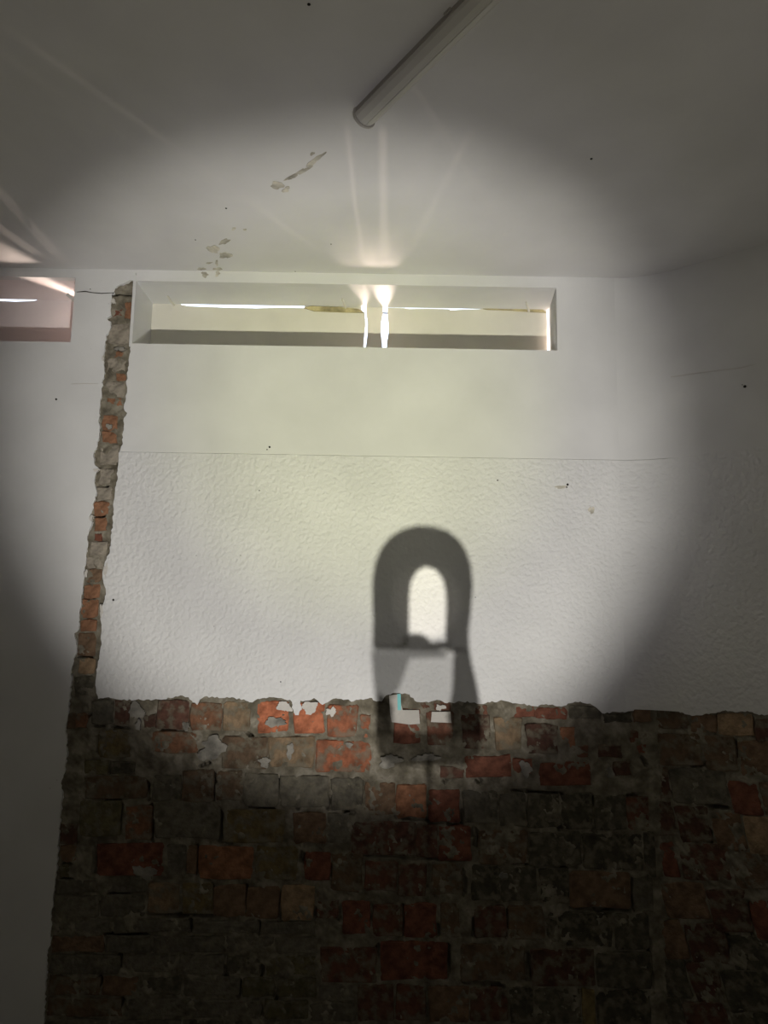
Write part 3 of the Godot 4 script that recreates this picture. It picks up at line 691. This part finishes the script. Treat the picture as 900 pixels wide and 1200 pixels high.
func build_shell() -> void:
	var ceiling := base("ceiling", "off-white plaster ceiling with a few beige peeling stains", "ceiling", "structure")
	put("ceiling_slab", box_mesh(Vector3(-2.8, CEIL, -3.26), Vector3(3.2, CEIL + 0.15, 2.8)), M.ceiling, ceiling)
	for r in [[325, 217, 9, 4, -0.2], [342, 207, 10, 2, 0.5], [352, 201, 9, 1.6, 0.6], [367, 189, 13, 2.4, 0.62], [376, 183, 9, 1.6, 0.65], [360, 198, 10, 1.6, 0.62], [335, 222, 6, 2.6, 0.4], [366, 180, 4, 1.4, 0.6],
			[250, 292, 8, 4, -0.35], [264, 299, 8, 3.4, -0.1], [263, 283, 8, 2.4, 0.5], [274, 268, 3, 1.4, 0.3], [287, 269, 2.4, 1.0, 0], [254, 308, 2, 3, 0.2], [236, 315, 5, 1.5, 0], [255, 315, 6, 1.5, 0], [245, 308, 4, 1, 0.2]]:
		var c := on_ceiling(r[0], r[1])
		var poly := PackedVector2Array()
		for p in blob(Vector2.ZERO, r[2], r[3] * 1.25, 24, 0.25):
			var q := p.rotated(-r[4])
			var w := on_ceiling(r[0] + q.x, r[1] + q.y)
			poly.append(Vector2(w.x, w.z))
		put("peeling_stain", slab(poly, -0.003, 0.0008 + rng.randf() * 0.0008), M.stain, ceiling, Transform3D(Basis(Vector3.RIGHT, Vector3.BACK, Vector3.DOWN), Vector3(0, CEIL, 0)))
	for r in [[362, 5, 1.6], [265, 244, 1.4], [229, 281, 1.0], [388, 286, 1.2], [346, 318, 1.0], [693, 186, 1.6]]:
		var c := on_ceiling(r[0], r[1])
		var m := SphereMesh.new()
		m.radius = r[2] * 0.0028
		m.height = r[2] * 0.0036
		m.radial_segments = 8
		m.rings = 4
		put("speck", m, M.dark, ceiling, Transform3D(Basis.IDENTITY, c))
	for r in [[240, 322, 5, 4], [255, 321, 3, 4]]:
		put("paint_stain", slab(blob(on(frame_north, r[0], r[1]), r[2] * 0.0033, r[3] * 0.0033), 0.0005, 0.002), M.stain, north)
	var floor_ := base("floor", "grey bare concrete floor", "floor", "structure")
	put("floor_slab", box_mesh(Vector3(-2.8, -0.15, -3.26), Vector3(3.2, 0.0, 2.8)), M.concrete, floor_)
	var w := base("wall_west", "plain whitewashed side wall", "wall", "structure")
	put("wall_panel", box_mesh(Vector3(-2.8, 0, -3.23), Vector3(-2.6, CEIL, 2.6)), M.plain, w)
	w = base("wall_south", "plain whitewashed wall behind the viewer", "wall", "structure")
	put("wall_panel", box_mesh(Vector3(-2.8, 0, 2.6), Vector3(3.2, CEIL, 2.8)), M.plain, w)
	w = base("wall_east", "plain whitewashed wall beyond the slanting one", "wall", "structure")
	put("wall_panel", box_mesh(Vector3(2.75, 0, -1.6), Vector3(2.95, CEIL, 2.6)), M.plain, w)

# ---------------------------------------------------------------- things
func build_batten() -> void:
	var a := Vector3(-0.0745, CEIL, -1.982)
	var dir := Vector3(0.551, 0, 0.835).normalized()
	var side := dir.cross(Vector3.UP).normalized()
	var t := Transform3D(Basis(side, Vector3.UP, -dir), a)     # local -z runs along the batten
	t.basis.z = dir
	t.basis.x = Vector3.UP.cross(dir)
	var o := base("batten_light", "slim white batten light, switched off, running slantwise across the ceiling", "ceiling light", "", t)
	var profile := func(pts: PackedVector2Array, l0: float, l1: float) -> ArrayMesh:
		var st := begin()
		add_slab(st, pts, l0, l1)
		return done(st)
	put("housing", profile.call(PackedVector2Array([Vector2(-0.030, 0.0), Vector2(-0.033, -0.018), Vector2(0.033, -0.018), Vector2(0.030, 0.0)]), 0.004, 1.2), M.lamp_cap, o)
	var facets := PackedVector2Array([Vector2(-0.032, -0.0185), Vector2(-0.029, -0.028), Vector2(-0.016, -0.040), Vector2(-0.003, -0.044), Vector2(-0.001, -0.0415), Vector2(0.001, -0.0415), Vector2(0.003, -0.044), Vector2(0.016, -0.040), Vector2(0.029, -0.028), Vector2(0.032, -0.0185)])
	put("diffuser", profile.call(facets, 0.006, 1.198), M.lamp, o)
	var cap := PackedVector2Array([Vector2(-0.033, 0.0)])
	for i in 13:
		var q := PI + PI * i / 12.0
		cap.append(Vector2(cos(q) * 0.0345, -0.020 + sin(q) * 0.0265))
	cap.append(Vector2(0.033, 0.0))
	put("end_cap", profile.call(cap, -0.003, 0.005), M.lamp_cap, o)
	put("end_cap", profile.call(cap, 1.199, 1.207), M.lamp_cap, o)
	for s in [[-1.0, 0.42], [1.0, 0.36], [-1.0, 1.0]]:
		put("mounting_clip", box_mesh(Vector3(s[0] * 0.034 - 0.002, -0.008, s[1] - 0.012), Vector3(s[0] * 0.034 + 0.002, 0.0, s[1] + 0.012), 0.0008), M.lamp_cap, o)

func torch_aim(px: float, py: float) -> Vector3:
	var p := on(frame_north, px, py)
	return Vector3(p.x, p.y, -3.0)

func spot(called: String, px: float, py: float, angle: float, soft: float, energy: float, c: Color) -> void:
	var l := SpotLight3D.new()
	l.name = called
	l.light_color = c
	l.light_energy = energy
	l.spot_angle = angle
	l.spot_angle_attenuation = soft
	l.spot_range = 12.0
	l.spot_attenuation = 2.0
	l.light_size = 0.01
	l.shadow_enabled = true
	add_child(l, true)
	l.look_at_from_position(TORCH, torch_aim(px, py), Vector3.UP)

func build_torch() -> void:
	var stool := base("stool", "low wooden stool carrying the lit torch behind the viewer", "stool", "", Transform3D(Basis.IDENTITY, Vector3(TORCH.x, 0, TORCH.z + 0.12)))
	put("seat", box_mesh(Vector3(-0.16, 0.30, -0.13), Vector3(0.16, 0.33, 0.13), 0.005), M.wood, stool)
	for s in [[-1, -1], [1, -1], [-1, 1], [1, 1]]:
		var st := begin()
		tube(st, Vector3(s[0] * 0.15, 0, s[1] * 0.12), Vector3(s[0] * 0.12, 0.305, s[1] * 0.09), 0.013, 0.017)
		put("leg", done(st), M.wood, stool)
	var dir := (torch_aim(420, 520) - TORCH).normalized()
	var torch := base("torch", "lit black hand torch propped on the low stool", "torch", "", Transform3D(Basis.looking_at(dir), TORCH - dir * 0.012))
	var st := begin(true)
	tube(st, Vector3(0, 0, 0.05), Vector3(0, 0, 0.17), 0.016, 0.016, 20)
	put("body", done(st), M.tool, torch)
	st = begin(true)
	tube(st, Vector3(0, 0, 0.001), Vector3(0, 0, 0.055), 0.03, 0.017, 24, false)
	put("head", done(st), M.tool, torch)
	st = begin()
	tube(st, Vector3(0, 0, 0.002), Vector3(0, 0, 0.004), 0.028, 0.028, 24)
	put("lens", done(st), M.glow, torch)
	var inv := torch.transform.affine_inverse()
	st = begin()
	var top := torch.transform * Vector3(0, -0.014, 0.10)
	add_box(st, Vector3(top.x - 0.02, 0.331, top.z - 0.012), Vector3(top.x + 0.02, top.y, top.z + 0.012), 0.002, inv)
	put("stand", done(st), M.tool, torch)

# the point of the plane z where light on its way to that place of the wall passes
func shade(px: float, py: float, z: float) -> Vector2:
	var w := torch_aim(px, py)
	var p := TORCH.lerp(w, (TORCH.z - z) / (TORCH.z + 3.0))
	return Vector2(p.x, p.y)

func build_stand() -> void:  # unseen stand, made up so that its loop casts the arched shadow
	var z := -0.97
	var foot := shade(503, 900, z)
	var o := base("shadow_stand", "made-up thin steel stand, its smoky arched loop shaped to cast the wall shadow", "stand", "", Transform3D(Basis.IDENTITY, Vector3(foot.x, 0, z)))
	var outline := func(pts: Array) -> PackedVector2Array:
		var out := PackedVector2Array()
		for p in pts:
			out.append(shade(p.x, p.y, z) - Vector2(foot.x, 0))
		return out
	var arch: PackedVector2Array = outline.call([Vector2(437, 757), Vector2(438, 730), Vector2(437, 705), Vector2(437, 683), Vector2(440, 662), Vector2(447, 645), Vector2(458, 631), Vector2(473, 622), Vector2(490, 618), Vector2(508, 619), Vector2(524, 624), Vector2(537, 634), Vector2(546, 647), Vector2(552, 664), Vector2(554, 685), Vector2(552, 712), Vector2(549, 740), Vector2(550, 762),
		Vector2(524, 762), Vector2(522, 745), Vector2(523, 710), Vector2(522, 690), Vector2(518, 675), Vector2(510, 665), Vector2(498, 661), Vector2(488, 667), Vector2(481, 680), Vector2(479, 700), Vector2(479, 735), Vector2(477, 757)])
	var loop := put("loop", slab(arch, -0.008, 0.008), M.smoky, o)
	loop.set_meta("label", "added smoky arch, translucent to lighten its shadow")
	put("loop_bar", slab(outline.call([Vector2(470, 757), Vector2(476, 745), Vector2(492, 744), Vector2(500, 748), Vector2(505, 754), Vector2(526, 752), Vector2(526, 758), Vector2(510, 761), Vector2(440, 760)]), -0.007, 0.007), M.smoky, o)
	put("loop_leg", slab(outline.call([Vector2(532, 762), Vector2(550, 761), Vector2(553, 780), Vector2(559, 805), Vector2(563, 830), Vector2(566, 860), Vector2(530, 860), Vector2(524, 842), Vector2(530, 810)]), -0.008, 0.008), M.smoky, o)
	put("loop_leg", slab(outline.call([Vector2(441, 832), Vector2(445, 812), Vector2(460, 826), Vector2(460, 860), Vector2(440, 860)]), -0.008, 0.008), M.smoky, o)
	put("socket", slab(outline.call([Vector2(440, 860), Vector2(566, 860), Vector2(562, 884), Vector2(545, 897), Vector2(460, 897), Vector2(445, 884)]), -0.010, 0.010), M.dusky, o)
	var pane := put("clear_yoke", slab(outline.call([Vector2(434, 758), Vector2(526, 758), Vector2(533, 775), Vector2(530, 810), Vector2(524, 842), Vector2(520, 860), Vector2(458, 860), Vector2(440, 830)]), -0.0015, 0.0015), M.yoke, o)
	pane.set_meta("label", "added clear web letting light through between the loop legs")
	put("clear_yoke", slab(outline.call([Vector2(436, 764), Vector2(524, 764), Vector2(522, 771), Vector2(480, 772), Vector2(474, 790), Vector2(468, 806), Vector2(455, 826), Vector2(441, 828)]), 0.003, 0.006), M.cloudy, o)
	var low := shade(503, 886, z).y
	var st := begin(true)
	tube(st, Vector3(0, 0.012, 0), Vector3(0, low, 0), 0.003, 0.003, 12)
	put("rod", done(st), M.steel, o)
	st = begin()
	tube(st, Vector3.ZERO, Vector3(0, 0.013, 0), 0.09, 0.085, 32)
	put("foot", done(st), M.tool, o)

# ---------------------------------------------------------------- the scene
func _ready() -> void:
	rng.seed = 20
	look = Basis(Vector3.RIGHT, deg_to_rad(PITCH)) * Basis(Vector3.BACK, deg_to_rad(ROLL))
	var cam := Camera3D.new()
	cam.name = "camera"
	cam.fov = rad_to_deg(2.0 * atan(600.0 / FOCAL))
	cam.near = 0.05
	cam.far = 200.0
	cam.transform = Transform3D(look, EYE)
	add_child(cam)
	cam.current = true
	# daylight outside, seen only through the gaps round the boards
	var sky := ProceduralSkyMaterial.new()
	sky.sky_top_color = Color(0.80, 0.86, 0.95)
	sky.sky_horizon_color = Color(1.0, 0.97, 0.95)
	sky.ground_horizon_color = Color(1.0, 0.93, 0.90)
	sky.ground_bottom_color = Color(0.85, 0.78, 0.74)
	sky.sky_energy_multiplier = 1.6
	sky.ground_energy_multiplier = 1.8
	var env := Environment.new()
	env.background_mode = Environment.BG_SKY
	env.sky = Sky.new()
	env.sky.sky_material = sky
	env.ambient_light_source = Environment.AMBIENT_SOURCE_SKY
	env.tonemap_mode = Environment.TONE_MAPPER_LINEAR
	env.tonemap_exposure = 1.03
	env.sdfgi_enabled = true
	env.ssao_enabled = true
	env.ssil_enabled = true
	var we := WorldEnvironment.new()
	we.name = "environment"
	we.environment = env
	add_child(we)
	# the torch: broad white beam and warmer greenish core; an added spot brightens the loop opening
	spot("torch_beam", 412, 547, 20.6, 0.52, 8.8, Color(1.0, 0.985, 0.955))
	spot("torch_fringe", 425, 522, 23.5, 0.5, 0.6, Color(0.86, 0.84, 1.0))
	spot("torch_core", 420, 490, 13.5, 1.0, 3.7, Color(0.97, 1.0, 0.52))
	spot("added_loop_spot", 500, 705, 2.4, 0.5, 6.5, Color(1.0, 0.96, 0.9))
	spot("torch_spill", 470, -500, 62.0, 1.0, 0.64, Color(1.0, 0.97, 0.92))
	spot("torch_flood", 430, 560, 66.0, 1.0, 0.29, Color(1.0, 0.96, 0.88))
	# added lamps stand for sun glints off the ground, up through the gaps
	for g in [[Vector3(0.06, 1.15, -9.0), 16.0, 0.05], [Vector3(3.46, 1.5, -9.0), 12.0, 0.05], [Vector3(0.1, 1.2, -5.4), 60.0, 0.5], [Vector3(-1.2, 1.15, -9.0), 7.0, 0.05]]:
		var l := OmniLight3D.new()
		l.name = "added_glint_lamp"
		l.position = g[0]
		l.light_energy = g[1]
		l.light_color = Color(1.0, 0.90, 0.84)
		l.light_size = g[2]
		l.omni_range = 20.0
		l.omni_attenuation = 2.0
		l.shadow_enabled = true
		add_child(l, true)
	var turn := deg_to_rad(41.0)
	frame_east = Transform3D(Basis(Vector3(cos(turn), 0, sin(turn)), Vector3.UP, Vector3(-sin(turn), 0, cos(turn))), Vector3(1.06, 0, -3))
	noise_fine.seed = 11
	noise_fine.frequency = 0.35
	noise_fine.fractal_octaves = 3
	noise_wide.seed = 12
	noise_wide.frequency = 0.07
	noise_wide.fractal_octaves = 3
	make_materials()
	build_north()
	build_east()
	build_windows()
	build_shell()
	build_batten()
	build_torch()
	build_stand()
